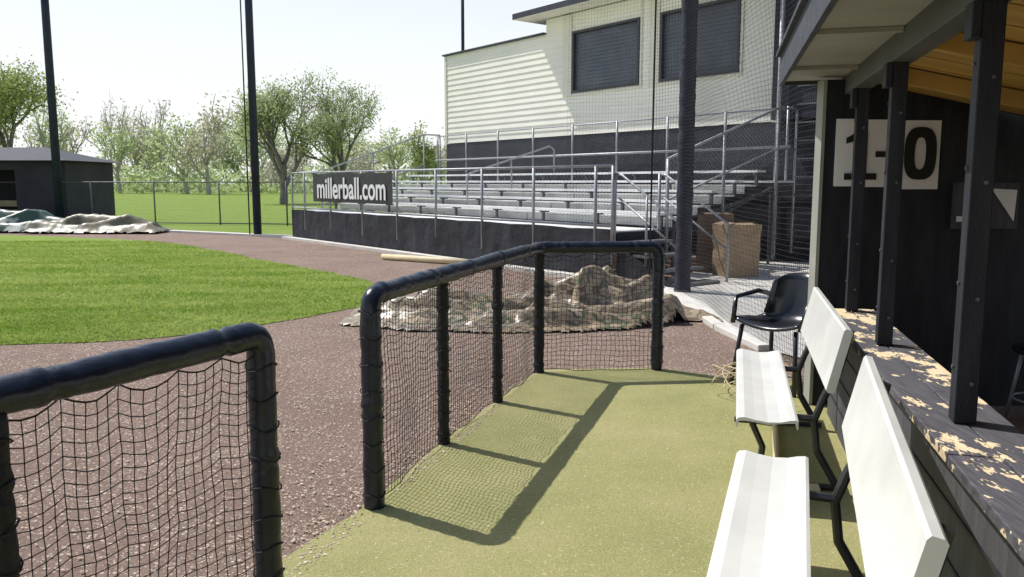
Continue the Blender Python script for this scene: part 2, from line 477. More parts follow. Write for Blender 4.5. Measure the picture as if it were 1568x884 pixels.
# ------------------------------------------------------------------ dugout
Q = V((2.135, 5.507, 0)); dd = V((.245, .9695, 0)).normalized(); dn = V((dd.y, -dd.x, 0))
def DW(l, n_, z): return Q+dd*l+dn*n_+V((0, 0, z))
def dbox(mb, l0, l1, n0, n1, z0, z1): mb.obox(DW(l0, n0, z0), dd*(l1-l0), dn*(n1-n0), (0, 0, z1-z0))
dug = group('dugout', Q)
mb = MB()
for (n0, n1) in ((0, .152), (.158, .31)):
    ends = [-7, -4.9, -2.25 if n0 else -3.1, -.95 if n0 else -1.4, .05]
    for i in range(len(ends)-1):
        z = .75+random.uniform(-.003, .003)
        dbox(mb, ends[i]+.003, ends[i+1]-.003, n0, n1, z-.038, z)
mb.obj('ledge_planks', M['peel'], dug, bevel=.004)
mb = MB(); dbox(mb, -7, .04, .045, .20, 0, .711); mb.obj('low_wall', M['greywood'], dug)
mb = MB()
for z in (.18, .36, .54): dbox(mb, -7, .04, .039, .045, z, z+.012)
mb.obj('wall_battens', M['blackwood'], dug)
mb = MB()
hw = .037
for l, n_ in ((-.07, .15), (-1.25, .14), (-2.71, .142), (-4.2, .142), (-5.7, .142)):
    dbox(mb, l-hw, l+hw, n_-hw, n_+hw, .756, 2.2)
    dbox(mb, l-.046, l+.046, n_-.07, n_-hw-.001, 2.08, 2.2)
mb.obj('posts', M['blackwood'], dug, bevel=.004)
mb = MB()
for l, n_ in ((-.07, .15), (-1.25, .14), (-2.71, .142)):
    for z in (.9, 1.2, 1.6, 1.95):
        c = DW(l-hw-.001, n_+.01, z); mb.tube([c, c-dd*.006], .007, 8)
        c = DW(l+.01, n_-hw-.001, z+.05); mb.tube([c, c-dn*.006], .007, 8)
mb.obj('bolts', M['galvdark'], dug)
mb = MB(); dbox(mb, -7, .5, .085, .20, 2.2, 2.36); mb.obj('header_beam', M['beam'], dug, bevel=.004)
mb = MB(); dbox(mb, -7, .5, -.30, .085, 2.325, 2.35)
mb.obj('soffit', M['soffit'], dug)
mb = MB()
for l in (-4.4, -3.0, -1.6, -.3): dbox(mb, l, l+.04, -.30, .083, 2.30, 2.323)
mb.obj('soffit_battens', M['soffit'], dug)
mb = MB(); dbox(mb, -7, .503, -.33, -.302, 2.30, 2.50); dbox(mb, .503, .53, -.33, 2.4, 2.30, 2.50); mb.obj('fascia', M['roof'], dug)
mb = MB(); dbox(mb, -7, .56, -.36, 2.5, 2.503, 2.53); mb.obj('roof', M['roof'], dug)
mb = MB()
nb = 22
for i in range(nb):   # ceiling boards running front to back
    l0 = -7+i*7.4/nb; l1 = l0+7.4/nb-.012
    mb.quad(DW(l0, .2, 2.30), DW(l1, .2, 2.30), DW(l1, 2.4, 1.76), DW(l0, 2.4, 1.76))
mb.obj('ceiling', M['ceil'], dug)
mb = MB(); mb.quad(DW(-7, .2, 2.31), DW(.5, .2, 2.31), DW(.5, 2.4, 1.77), DW(-7, 2.4, 1.77)); mb.obj('ceiling_backing', M['blackwood'], dug)
mb = MB()
for l in (-.55, -1.7, -2.9, -4.1):
    mb.obox(DW(l, .2, 2.20), dd*.05, dn*2.2+V((0, 0, -.54)), (0, 0, .09))
mb.obj('rafters', M['ceil'], dug)
mb = MB(); mb.box(2.16, 5.2, 5.75, 5.85, 0, 2.30)
mb.obj('end_wall', M['blackwood'], dug)
mb = MB(); mb.box(2.135, 2.158, 5.74, 5.86, .0, 2.3); mb.obj('corner_trim', M['soffit'], dug)
mb = MB(); dbox(mb, -7, -.3, 2.3, 2.4, 0, 2.0); mb.obj('back_wall', M['blackwood'], dug)
mb = MB()
mb.quad(DW(-7, .2, .02), DW(.2, .2, .02), DW(.2, 2.3, .02), DW(-7, 2.3, .02)); mb.obj('floor', M['brownfloor'], dug)

def text_mesh(name, body, size, mtx, mat, parent, offset=0, extrude=.003, sx=1):
    cu = bpy.data.curves.new(name, 'FONT'); cu.body = body; cu.size = size; cu.offset = offset; cu.extrude = extrude
    cu.align_x = 'CENTER'; cu.align_y = 'CENTER'
    t = bpy.data.objects.new(name+'_tmp', cu); scene.collection.objects.link(t)
    bpy.context.view_layer.update()
    me = bpy.data.meshes.new_from_object(t.evaluated_get(bpy.context.evaluated_depsgraph_get()))
    bpy.data.objects.remove(t)
    me.transform(mtx @ Matrix.Diagonal((sx, 1, 1, 1)))
    ob = bpy.data.objects.new(name, me); me.materials.clear(); me.materials.append(mat)
    scene.collection.objects.link(ob); adopt(ob, parent); return ob

sg = group('number_sign', (2.6, 5.74, 1.8))
mb = MB()
mb.box(2.235, 2.45, 5.735, 5.748, 1.575, 2.035); mb.box(2.453, 2.70, 5.733, 5.748, 1.57, 2.03); mb.box(2.703, 2.955, 5.735, 5.748, 1.555, 2.025)
mb.obj('white_boards', M['white'], sg)
mb = MB(); y0, y1 = 5.722, 5.7325
mb.box(2.365, 2.445, y0, y1, 1.665, 1.94); mb.poly([(2.364, y0, 1.94), (2.364, y0, 1.885), (2.30, y0, 1.865), (2.30, y0, 1.905)])
mb.box(2.30, 2.52, y0-.001, y1, 1.62, 1.664)
mb.box(2.51, 2.62, y0, y1, 1.775, 1.815)
ring = lambda a, b, e: [(2.815+a*math.copysign(abs(math.cos(t))**e, math.cos(t)), 1.80+b*math.copysign(abs(math.sin(t))**e, math.sin(t))) for t in np.linspace(0, 2*math.pi, 33)[:-1]]
ro, ri = ring(.112, .18, .7), ring(.038, .11, .8)
for i in range(32):
    j = (i+1) % 32
    mb.quad((ro[i][0], y0, ro[i][1]), (ro[j][0], y0, ro[j][1]), (ri[j][0], y0, ri[j][1]), (ri[i][0], y0, ri[i][1]))
mb.obj('digits', M['ink'], sg)
sg = group('notice_board', (3.3, 5.74, 1.45))
mb = MB(); mb.box(3.07, 3.52, 5.72, 5.748, 1.28, 1.60); mb.obj('backing', M['greywood'], sg)
mb = MB(); mb.poly([(3.32, 5.715, 1.56), (3.50, 5.715, 1.55), (3.49, 5.715, 1.33), (3.44, 5.715, 1.40)]); mb.poly([(3.09, 5.716, 1.33), (3.3, 5.716, 1.33), (3.3, 5.716, 1.36), (3.09, 5.716, 1.37)]); mb.obj('paper', M['white'], sg)
st = group('metal_stool', (3.45, 5.2, 0))
mb = MB()
for i in range(4):
    a = math.pi/4+i*math.pi/2
    mb.tube([(3.45+.13*math.cos(a), 5.2+.13*math.sin(a), .5), (3.45+.2*math.cos(a), 5.2+.2*math.sin(a), .03)], .012, 8)
mb.tube([(3.45+.17*math.cos(t), 5.2+.17*math.sin(t), .2) for t in np.linspace(0, 6.28, 17)], .008, 6, False)
mb.obj('legs', M['galv'], st, True)
mb = MB(); mb.tube([(3.45, 5.2, .5), (3.45, 5.2, .515), (3.45, 5.2, .54), (3.45, 5.2, .55)], [.17, .19, .19, .16], 24); mb.obj('seat', M['plastic'], st)

def chair(cx, cy, rot, k=1.0):
    g = group('plastic_chair', (cx, cy, 0)); R = Matrix.Rotation(rot, 3, 'Z')*k
    def W(x, y, z): return V((cx, cy, 0))+R @ V((x, y, z/ k**.3))
    mb = MB(); n_ = 14
    pr = [(-.24, .44), (-.22, .46), (-.1, .45), (.05, .43), (.16, .44), (.21, .50), (.25, .62), (.28, .74), (.29, .80)]
    G = []
    for j, (y, z) in enumerate(pr):
        row = []
        for i in range(n_+1):
            u = i/n_*2-1
            wd = .24 if j < 5 else .24-.015*(j-4)
            yy_ = y-(.10*u*u if j >= 5 else 0); zz = z+(.05*u*u if j < 5 else 0)-(.06*u**4 if j == 8 else 0)
            row.append(W(u*wd, yy_, zz))
        G.append(row)
    for j in range(len(pr)-1):
        for i in range(n_): mb.quad(G[j][i], G[j][i+1], G[j+1][i+1], G[j+1][i])
    ob = mb.obj('shell', M['plastic'], g)
    ob.modifiers.new('weld', 'WELD'); so = ob.modifiers.new('solid', 'SOLIDIFY'); so.thickness = .012
    ob.data.polygons.foreach_set('use_smooth', [True]*len(ob.data.polygons))
    mb = MB()
    for sx in (-1, 1):
        mb.tube([W(.2*sx, -.2, .45), W(.24*sx, -.26, 0)], .018, 8)
        mb.tube([W(.2*sx, .18, .46), W(.24*sx, .27, 0)], .018, 8)
        mb.tube([W(.22*sx, .24, .62), W(.27*sx, .1, .66), W(.27*sx, -.18, .64), W(.25*sx, -.24, .46)], .02, 8)
    mb.obj('legs', M['plastic'], g, True)
chair(2.14, 6.36, math.radians(-48), 1.14)
mb = MB()
for k in range(5):
    c = V((1.75+.08*k, 6.0+.12*math.sin(k*2), .02)); r_ = .25+.05*k
    mb.tube([c+V((r_*math.cos(t), r_*.8*math.sin(t), .05+.16*abs(math.sin(t*1.1+k)))) for t in np.linspace(0, 4.5, 22)], .004, 5)
mb.obj('garden_hose', M['plank'], None, True)

# ------------------------------------------------------------------ poles and backstop net
def pole(x, y, r, hgt, mat, pad=None):
    g = group('light_pole', (x, y, 0)); mb = MB()
    mb.tube([(x, y, 0), (x, y, hgt)], [r, r*.8], 20); mb.obj('shaft', mat, g, True)
    if pad:
        mb = MB(); pad_tube(mb, [(x, y, 0), (x, y, pad)], r+.03, step=.08, sides=20, seed=3, bands=.9); mb.obj('padding', M['polepad'], g, True)
    mb = MB(); mb.tube([(x, y, 0), (x, y, .05)], r*1.5, 20); mb.obj('base_plate', M['galvdark'], g)
pole(2.5, 11.93, .085, 11, M['pole'], 9)
pole(-7.63, 24.6, .12, 14, M['pole'])
pole(-17.6, 32.0, .16, 14, M['pole'])
pole(-2.62, 45, .10, 16, M['pole'])

def flat_net(name, a, b, z0, z1, cell, r, seed, sag=.05, step=5):
    a, b = V((*a, 0)), V((*b, 0)); d = b-a; L = d.length; d.normalize(); nr = V((d.y, -d.x, 0))
    nx = int(L/cell); ny = int((z1-z0)/cell); mb = MB()
    def Pt(i, j):
        u = i/nx; v = j/ny
        q = V((u*L*.6+seed, v*2, 0))
        return a+d*(u*L)+nr*(sag*noise.noise(q))+V((0, 0, z0+(z1-z0)*v+.05*noise.noise(q*1.3+V((7, 0, 0)))))
    for i in range(nx+1): mb.tube([Pt(i, j) for j in list(range(0, ny, step))+[ny]], r, 3, False)
    for j in range(ny+1): mb.tube([Pt(i, j) for i in list(range(0, nx, step))+[nx]], r, 3, False)
    return mb.obj(name, M['net'])
flat_net('backstop_netting', (2.47, 6.3), (2.46, 11.8), .05, 6.5, .048, .0021, 1)
flat_net('backstop_netting', (2.1, 12.45), (2.4, 12.05), .6, 7, .05, .0018, 4)
flat_net('backstop_netting', (.9, 13.3), (2.1, 12.45), .9, 7, .055, .0010, 6)
mb = MB(); mb.tube([(2.1, 12.45, 0), (2.12, 12.45, 9)], .014, 8); mb.obj('net_cable', M['net'])
mb = MB(); mb.tube([(-7.85, 24.55, 0), (-7.85, 24.55, 13)], .02, 6); mb.obj('net_cable', M['net'])

# ------------------------------------------------------------------ bleachers
O = V((-6.26, 23.5, 0)); S = V((.61, -.79, 0)).normalized(); Wd = V((-S.y, S.x, 0))
def BW(s, w, z): return O+S*s+Wd*w+V((0, 0, z))
def bb(mb, s0, s1, w0, w1, z0, z1): mb.obox(BW(s0, w0, z0), S*(s1-s0), Wd*(w1-w0), (0, 0, z1-z0))
bl = group('bleachers', O)
LS = 12.9
mb = MB(); n1 = 160
def sk(i, z):
    s = i/n1*LS
    seam = abs(math.sin(s*math.pi/1.7))
    return BW(s, -.01-.03*abs(noise.noise(V((s*2.1, z*1.4, 0))))-.02*(1-seam)**4, z+(.02*seam if z > .6 else 0)-(.0))
for i in range(n1):
    for z0, z1 in ((.03, .3), (.3, .57), (.57, .83)): mb.quad(sk(i, z0), sk(i+1, z0), sk(i+1, z1), sk(i, z1))
mb.obj('windscreen_skirt', M['screen'], bl)
mb = MB(); bb(mb, -.2, LS-.6, -.28, -.06, 0, .07); mb.obj('footing', M['conc'], bl)
ROW, RISE = .66, .185
mb = MB()
bb(mb, 0, LS, 0, 1.1, .78, .82)
for i in range(5):
    w0 = 1.15+ROW*i; z = .82+RISE*i
    for (a, b) in ((0, 4.75), (4.78, 8.9), (8.93, LS)):
        dz = random.uniform(-.006, .006)
        bb(mb, a, b, w0, w0+.27, z+.23+dz, z+.275+dz)                # seat
        if i < 4:
            bb(mb, a, b, w0+.30, w0+.47, z+RISE-.03, z+RISE); bb(mb, a, b, w0+.48, w0+.645, z+RISE-.031, z+RISE+.001)   # foot planks
            bb(mb, a, b, w0+.275, w0+.288, z+.02, z+RISE-.035)               # riser
mb.obj('seat_planks', M['alum2'], bl)
mb = MB(); bb(mb, 0, LS, 4.45, 5.0, 1.60, 1.64); mb.obj('rear_walkway', M['alum2'], bl)
mb = MB()
for s in np.arange(.15, LS, 1.58):
    for i in range(5):
        w0 = 1.15+ROW*i; z = .82+RISE*i
        bb(mb, s, s+.05, w0+.08, w0+.13, z-.02, z+.228)
        bb(mb, s-.002, s+.052, w0+.02, w0+.24, z+.19, z+.227)
    mb.tube([BW(s, .1, .74), BW(s, 1.2, .74), BW(s, 4.6, 1.5)], .035, 6)
    for w in (.3, 1.6, 3.0, 4.4): mb.tube([BW(s, w, 0), BW(s, w, .76+max(0, (w-1.2)*.24))], .03, 6)
    mb.tube([BW(s, .3, .1), BW(s, 4.4, 1.5)], .02, 6)
mb.obj('frame', M['galvdark'], bl)
front_posts = [0, .85, 2.47, 4.25, 5.95, 7.6, 9.28, 10.88, 12.5, LS]
mb = MB()
for s in front_posts: mb.tube([BW(s, 0, .3), BW(s, 0, 1.87)], .027, 8)
for z in (.9, 1.87): mb.tube([BW(0, 0, z), BW(LS, 0, z)], .024, 8)
mb.tube([BW(0, 0, 1.87), BW(0, .9, 1.92), BW(0, 4.4, 3.1), BW(0, 5, 3.1)], .022, 8)
mb.tube([BW(0, .9, .95), BW(0, 4.4, 2.15)], .022, 8)
for w in (.9, 2.6, 4.4, 5.0): mb.tube([BW(0, w, 0.2), BW(0, w, 1.92+(w-.9)*.337 if w < 4.5 else 3.1)], .024, 8)
mb.tube([BW(LS, 1.3, 2.0), BW(LS, 4.4, 3.02), BW(LS, 5, 3.02)], .024, 8)
mb.tube([BW(LS, 1.3, 1.3), BW(LS, 4.4, 2.25), BW(LS, 5, 2.25)], .02, 8)
for w in (1.3, 2.8, 4.4, 5.0): mb.tube([BW(LS, w, .2), BW(LS, w, 2.0+(w-1.3)*.33 if w < 4.5 else 3.02)], .03, 8)
mb.tube([BW(0, 4.82, 2.30), BW(LS, 4.82, 2.30)], .028, 8)
mb.tube([BW(6.6, 1.5, 1.1), BW(6.6, 1.5, 1.75), BW(6.6, 1.6, 1.82), BW(6.6, 4.0, 2.5), BW(6.6, 4.15, 2.42), BW(6.6, 4.15, 1.6)], .022, 8)
mb.tube([BW(6.6, 2.8, 1.2), BW(6.6, 2.8, 2.15)], .02, 8)
for w in (.05, 1.1):
    mb.tube([BW(LS, w, 1.75), BW(LS+.15, w, 1.72), BW(LS+1.45, w, .95), BW(LS+1.45, w, .05)], .022, 8)
    mb.tube([BW(LS+.1, w, 1.35), BW(LS+1.45, w, .55)], .018, 8)
    mb.tube([BW(LS+.7, w, .3), BW(LS+.7, w, 1.4)], .02, 8)
    mb.tube([BW(LS, w, .2), BW(LS, w, 1.75)], .028, 8)
mb.obj('guard_rails', M['galv'], bl, True)
mb = MB()
for s in (0.1, 1.7, 3.3, 4.9, 6.5, 8.1, 9.7, 11.3, 12.8): mb.tube([BW(s, 4.85, 1.6), BW(s, 4.85, 3.08)], .028, 8)
mb.tube([BW(0, 4.85, 3.05), BW(LS, 4.85, 3.05)], .016, 8)
mb.obj('rear_guard_posts', M['galv'], bl, True)
mb = MB()
for k in range(4): bb(mb, LS+.05+.33*k, LS+.36+.33*k, .08, 1.07, .62-.2*k, .66-.2*k)
mb.obj('stair_treads', M['galvdark'], bl)
mb = MB(); mb.obox(BW(LS+.02, .09, .0), S*.02, Wd*1.0, (0, 0, .8)); mb.poly([BW(LS+.05, .06, .6), BW(LS+1.4, .06, .0), BW(LS+.05, .06, .0)]); mb.obj('stair_skirt', M['screen'], bl)

def chainlink(mb, f, s0, s1, z0, z1, cell, r):
    H = z1-z0; s = s0-H
    while s < s1:
        for sg_ in (0, 1):
            a0 = s
            t0 = max(0, (s0-a0)/H); t1 = min(1, (s1-a0)/H)
            if t1 <= t0: continue
            za, zb = (z0+t0*H, z0+t1*H) if sg_ == 0 else (z1-t0*H, z1-t1*H)
            mb.tube([f(a0+t0*H, za), f(a0+t1*H, zb)], r, 3, False)
        s += cell
mb = MB()
chainlink(mb, lambda s, z: BW(s, .0, z), 0, LS, .9, 1.87, .09, .0014)
chainlink(mb, lambda s, z: BW(s, 4.86, z), 0, LS, 2.05, 3.05, .09, .0014)
chainlink(mb, lambda w, z: BW(LS, w, z+(w-1.3)*.33), 1.3, 4.4, 1.0, 2.0, .09, .0016)
mb.obj('chain_link', M['galv'], bl)

# banner on the front rail
bn = group('website_banner', BW(3.8, -.05, 1.5))
mb = MB(); nx_, nz_ = 60, 10
def bp_(i, j):
    s = 1.55+4.3*i/nx_; z = 1.10+.76*j/nz_
    z -= .035*abs(math.sin(i/nx_*math.pi*4))*(j/nz_)
    return BW(s, -.055-.012*noise.noise(V((s*2, z*2, 0))), z)
for i in range(nx_):
    for j in range(nz_): mb.quad(bp_(i, j), bp_(i+1, j), bp_(i+1, j+1), bp_(i, j+1))
mb.obj('fabric', M['banner'], bn)
c = BW(3.72, -.085, 1.43)
mtx = Matrix(((S.x, 0, -Wd.x, c.x), (S.y, 0, -Wd.y, c.y), (0, 1, 0, c.z), (0, 0, 0, 1)))
text_mesh('lettering', 'millerball.com', .74, mtx, M['white'], bn, offset=.014, extrude=.002, sx=.90)

# ------------------------------------------------------------------ press box building
bd = group('press_box_building', BW(6, 8, 0))
WB = 5.25
def siding(mb, s0, s1, z0, z1, side=None, step=.165, zbase=2.84):
    k0 = int((z0-zbase)/step+1e-6)
    z = zbase+k0*step
    while z < z1-1e-4:
        a = max(z, z0); b = min(z+step, z1)
        oa = .022*(1-(a-z)/step); ob_ = .022*(1-(b-z)/step)
        if side is None: f = lambda s, o, zz: BW(s, WB-o, zz)
        else: f = lambda w, o, zz: BW(side-o, w, zz)
        mb.quad(f(s0, oa, a), f(s1, oa, a), f(s1, ob_, b), f(s0, ob_, b))
        if a == z: mb.quad(f(s0, 0, a), f(s1, 0, a), f(s1, oa, a), f(s0, oa, a))
        z += step
s_l, s_m, s_r = -.0, 4.97, 12.3
zlo, zhi = 5.56, 5.94
SB = 2.84
wins = ((6.11, 8.37), (9.15, 11.25)); wz0, wz1 = 3.98, 5.42
mb = MB()
siding(mb, s_l, s_m, SB, zlo)
siding(mb, s_m, wins[0][0], SB, zhi); siding(mb, wins[0][1], wins[1][0], SB, zhi); siding(mb, wins[1][1], s_r, SB, zhi)
for a, b in wins: siding(mb, a, b, SB, wz0); siding(mb, a, b, wz1, zhi)
siding(mb, WB, WB+6, SB, zlo, side=s_l)
siding(mb, WB, WB+6, zlo, zhi, side=s_m)
mb.obj('siding', M['siding'], bd)
mb = MB()
bb(mb, s_l+.05, s_r, WB+.09, WB+.12, 2.0, 2.88)
for a, b in ((s_l, s_m), (s_m, s_r)): bb(mb, a+.1, b-.1, WB+5.6, WB+6, 0, 5.4)
mb.obj('inner_walls', M['navywood'], bd)
mb = MB()
bb(mb, s_l, s_r+5, WB, WB+.08, 0, SB-.02); bb(mb, s_l, s_l+.08, WB+.083, WB+6, 0, SB-.02)
mb.obj('dark_base_wall', M['screen'], bd)
mb = MB()
bb(mb, s_l-.03, s_l+.08, WB-.035, WB-.023, SB-.02, zlo); bb(mb, s_r-.12, s_r, WB-.04, WB-.025, SB-.02, zhi)
for a, b in wins:
    bb(mb, a-.42, a-.09, WB-.045, WB-.024, wz0-.14, zhi-.02)
    bb(mb, b+.09, b+.14, WB-.045, WB-.024, wz0-.14, zhi-.02)
    bb(mb, a-.088, b+.088, WB-.045, WB-.024, wz0-.14, wz0-.093)
mb.obj('trim', M['trim'], bd)
mb = MB()
for a, b in wins:
    bb(mb, a-.06, a, WB-.05, WB+.12, wz0-.06, wz1+.06); bb(mb, b, b+.06, WB-.05, WB+.12, wz0-.06, wz1+.06)
    bb(mb, a, b, WB-.049, WB+.12, wz0-.06, wz0); bb(mb, a, b, WB-.049, WB+.12, wz1, wz1+.06)
mb.obj('window_frames', M['frame'], bd)
mb = MB()
for a, b in wins:
    z = wz0
    while z < wz1-.01:
        z2 = min(z+.09, wz1)
        mb.quad(BW(a, WB+.03, z), BW(b, WB+.03, z), BW(b, WB+.042, z2), BW(a, WB+.042, z2))
        mb.quad(BW(a, WB+.042, z2), BW(b, WB+.042, z2), BW(b, WB+.03, z2), BW(a, WB+.03, z2)); z = z2
mb.obj('window_shutters', M['shutter'], bd)
mb = MB()
bb(mb, s_l-.06, s_m-.02, WB-.10, WB+6.05, zlo+.003, zlo+.05)
ov = .66
mb.poly([BW(s_m-ov, WB-ov, zhi+.02), BW(s_r+6, WB-ov, zhi+.02), BW(s_r+6, WB-ov, zhi+.17), BW(s_m-ov, WB-ov, zhi+.17)])
mb.poly([BW(s_m-ov, WB-ov, zhi+.02), BW(s_m-ov, WB+6.5, zhi+.02), BW(s_m-ov, WB+6.5, zhi+.17), BW(s_m-ov, WB-ov, zhi+.17)])
mb.poly([BW(s_m-ov, WB-ov, zhi+.17), BW(s_r+6, WB-ov, zhi+.17), BW(s_r+6, WB+3, zhi+1.1), BW(s_m+3, WB+3, zhi+1.1)])
mb.poly([BW(s_m-ov, WB-ov, zhi+.17), BW(s_m+3, WB+3, zhi+1.1), BW(s_m-ov, WB+6.5, zhi+.17)])
mb.poly([BW(s_m-ov, WB+6.5, zhi+.17), BW(s_r+6, WB+6.5, zhi+.17), BW(s_r+6, WB+3, zhi+1.1), BW(s_m+3, WB+3, zhi+1.1)])
mb.obj('roof', M['roof'], bd)
mb = MB(); mb.poly([BW(s_m-ov, WB-ov, zhi+.022), BW(s_r+6, WB-ov, zhi+.022), BW(s_r+6, WB+6.5, zhi+.022), BW(s_m-ov, WB+6.5, zhi+.022)]); mb.obj('eave_soffit', M['trim'], bd)
mb = MB(); bb(mb, s_r+.003, s_r+5.5, WB-.25, WB+5, SB+.01, zhi); mb.obj('dark_annex', M['navywood'], bd)
mb = MB()
mb.tube([BW(s_r+.25, WB-.35, 0), BW(s_r+.25, WB-.35, 5.93)], .05, 10)
mb.obj('downspout', M['galv'], bd, True)
mb = MB()
for z in np.arange(0.3, 5.8, .35): bb(mb, s_r+.6, s_r+5.4, WB-.275, WB-.255, z, z+.03)
mb.obj('annex_battens', M['galvdark'], bd)

# ------------------------------------------------------------------ cardboard boxes behind the net
ac = group('cardboard_box', (3.75, 13.95, 0))
mb = MB()
def tbox(mb, cx, cy, w, d_, z0, z1, rot, flare=0.0, fl=.14):
    R = Matrix.Rotation(rot, 3, 'Z')
    def W(x, y, z):
        bul = 1+flare*(z-z0)/(z1-z0)
        return V((cx, cy, 0))+R @ V((x*bul, y*bul, z))
    cs = [(-w, -d_), (w, -d_), (w, d_), (-w, d_)]
    nz_ = 6
    for i in range(4):
        a, b = cs[i], cs[(i+1) % 4]
        def P_(u, z):
            x = a[0]+(b[0]-a[0])*u; y = a[1]+(b[1]-a[1])*u
            o = .014*noise.noise(V((x*5+cx, y*5, z*5)))
            return W(x+o*2, y+o*2, z)
        for k in range(nz_):
            za = z0+(z1-z0)*k/nz_; zb = z0+(z1-z0)*(k+1)/nz_
            for m in range(6): mb.quad(P_(m/6, za), P_((m+1)/6, za), P_((m+1)/6, zb), P_(m/6, zb))
    for i in range(4):   # flaps folded nearly shut
        a, b = cs[i], cs[(i+1) % 4]
        mx = (a[0]+b[0])/2; my = (a[1]+b[1])/2; L = math.hypot(mx, my); ox, oy = mx/L*fl, my/L*fl
        dz = (.03, .05, .02, .04)[i]
        mb.quad(W(*a, z1+.001), W(*b, z1+.001), W(b[0]*.85-ox, b[1]*.85-oy, z1+dz), W(a[0]*.85-ox, a[1]*.85-oy, z1+dz))
tbox(mb, 3.82, 13.95, .29, .26, .02, .90, .25, .06, .08)
mb.obj('box_walls', M['card'], ac)
mb = MB(); tbox(mb, 3.62, 14.65, .30, .22, .02, 1.05, -.2, .02, .05); mb.obj('rear_box', M['dkcard'], ac)

# ------------------------------------------------------------------ tarps : a draped sheet over a set of folds
def fold_tarp(name, x0, x1, y0, y1, folds, outline, mat, seed, cell=.03, base=.035, wr=.02):
    """folds: list of (p0,p1,half_width,height,skew); outline(u)->(ylo,yhi) for u along x"""
    nx = int((x1-x0)/cell); ny = int((y1-y0)/cell)
    X = np.linspace(x0, x1, nx+1); Y = np.linspace(y0, y1, ny+1)
    idx = {}; mb = MB()
    Z = np.zeros((nx+1, ny+1)); ok = np.zeros((nx+1, ny+1), bool)
    for i, x in enumerate(X):
        u = (x-x0)/(x1-x0); lo, hi = outline(u)
        lo += .10*noise.noise(V((x*2.2, seed, 0)))+.04*noise.noise(V((x*7, seed, 0)))
        hi += .10*noise.noise(V((x*2.2, seed+9, 0)))
        for j, y in enumerate(Y):
            inn = min(y-lo, hi-y)
            eu = min(u, 1-u)*(x1-x0)
            e = min(inn, eu+.02*noise.noise(V((y*5, seed, 1))))
            if e < -.03: continue
            ok[i, j] = True
            px = x+.10*noise.noise(V((x*1.1, y*1.3, seed))); py = y+.12*noise.noise(V((x*1.2, y*1.1, seed+5)))
            z = base
            for (a, b, w, h, sk_) in folds:
                ax, ay = a; bx, by = b; dx, dy = bx-ax, by-ay; L = math.hypot(dx, dy)
                t = ((px-ax)*dx+(py-ay)*dy)/L/L
                tt = max(0, min(1, t)); ex = (t-tt)*L
                d = ((px-ax)*-dy+(py-ay)*dx)/L
                ww = w*(1.0+sk_) if d > 0 else w*(1.0-sk_)
                r2 = (d/ww)**2+(ex/(w*1.2))**2
                if r2 > 6: continue
                hh = h*(.8+.25*math.sin(tt*5+seed+h*20))
                zz = hh*(1/(1+r2**1.6*2.2))
                z = max(z, zz)*1.0+min(z, zz)*.16
            edge_f = max(0, min(1, (e+.03)/.12))**.5
            a1 = noise.noise(V((x*1.3+y*2.0, (y-x*.35)*6.0, seed)))
            a2 = noise.noise(V((x*5.0, (y+x*.5)*2.2, seed+4)))
            z += wr*(1-abs(a1)*3)*.8+wr*.5*(1-abs(a2)*3)
            Z[i, j] = max(.0, z*edge_f)+.013
    Zs = Z.copy()
    Zs[1:-1, 1:-1] = (Z[1:-1, 1:-1]*2+Z[:-2, 1:-1]+Z[2:, 1:-1]+Z[1:-1, :-2]+Z[1:-1, 2:])/6
    for i in range(nx+1):
        for j in range(ny+1):
            if ok[i, j]:
                idx[(i, j)] = len(mb.v); mb.v.append((X[i], Y[j], float(max(Zs[i, j], .013))))
    for i in range(nx):
        for j in range(ny):
            q = [(i, j), (i+1, j), (i+1, j+1), (i, j+1)]
            if all(k in idx for k in q): mb.f.append(tuple(idx[k] for k in q))
    return mb.obj(name, mat, None, True)
camo_folds = [
    ((-1.7, 9.45), (-.2, 9.15), .16, .13, .3), ((-1.4, 9.9), (.1, 9.75), .20, .20, .2), ((-1.1, 10.4), (.3, 10.5), .20, .22, .2),
    ((-.4, 8.85), (.55, 9.25), .13, .14, .2), ((-.1, 9.2), (.35, 10.4), .16, .28, .3),
    ((.2, 8.95), (1.6, 8.9), .16, .21, .5), ((.35, 9.35), (1.85, 9.2), .16, .30, .45), ((.5, 9.95), (1.2, 9.55), .18, .34, .3),
    ((.35, 10.45), (1.9, 10.35), .22, .44, .2), ((.85, 9.55), (2.0, 10.5), .13, .56, .25), ((1.3, 10.75), (1.95, 10.8), .26, .54, .1),
    ((1.6, 9.3), (2.3, 9.2), .13, .16, .2), ((1.7, 9.8), (2.2, 9.5), .13, .17, .2)]
def camo_out(u):
    lo = 9.15-.55*math.sin(min(1, u*1.15)*math.pi)**.7; hi = 9.75+1.25*math.sin(min(1, .15+u*.85)*math.pi)**.6
    return lo+(.15 if u > .9 else 0), hi
fold_tarp('camouflage_tarp', -1.95, 2.42, 8.4, 11.3, camo_folds, camo_out, M['camo'], 3, wr=.016)
fold_tarp('silver_tarp', -19.5, -14.0, 25.8, 27.8, [((-19.2, 26.3), (-15, 26.2), .30, .45, .2), ((-18.8, 27.0), (-14.6, 26.9), .35, .66, .2), ((-16.8, 26.2), (-15.2, 27.1), .22, .60, .2), ((-18.3, 26.2), (-17.2, 27.2), .22, .62, .2)],
          lambda u: (25.95, 27.6), M['silvertarp'], 5, .06, .08, .05)
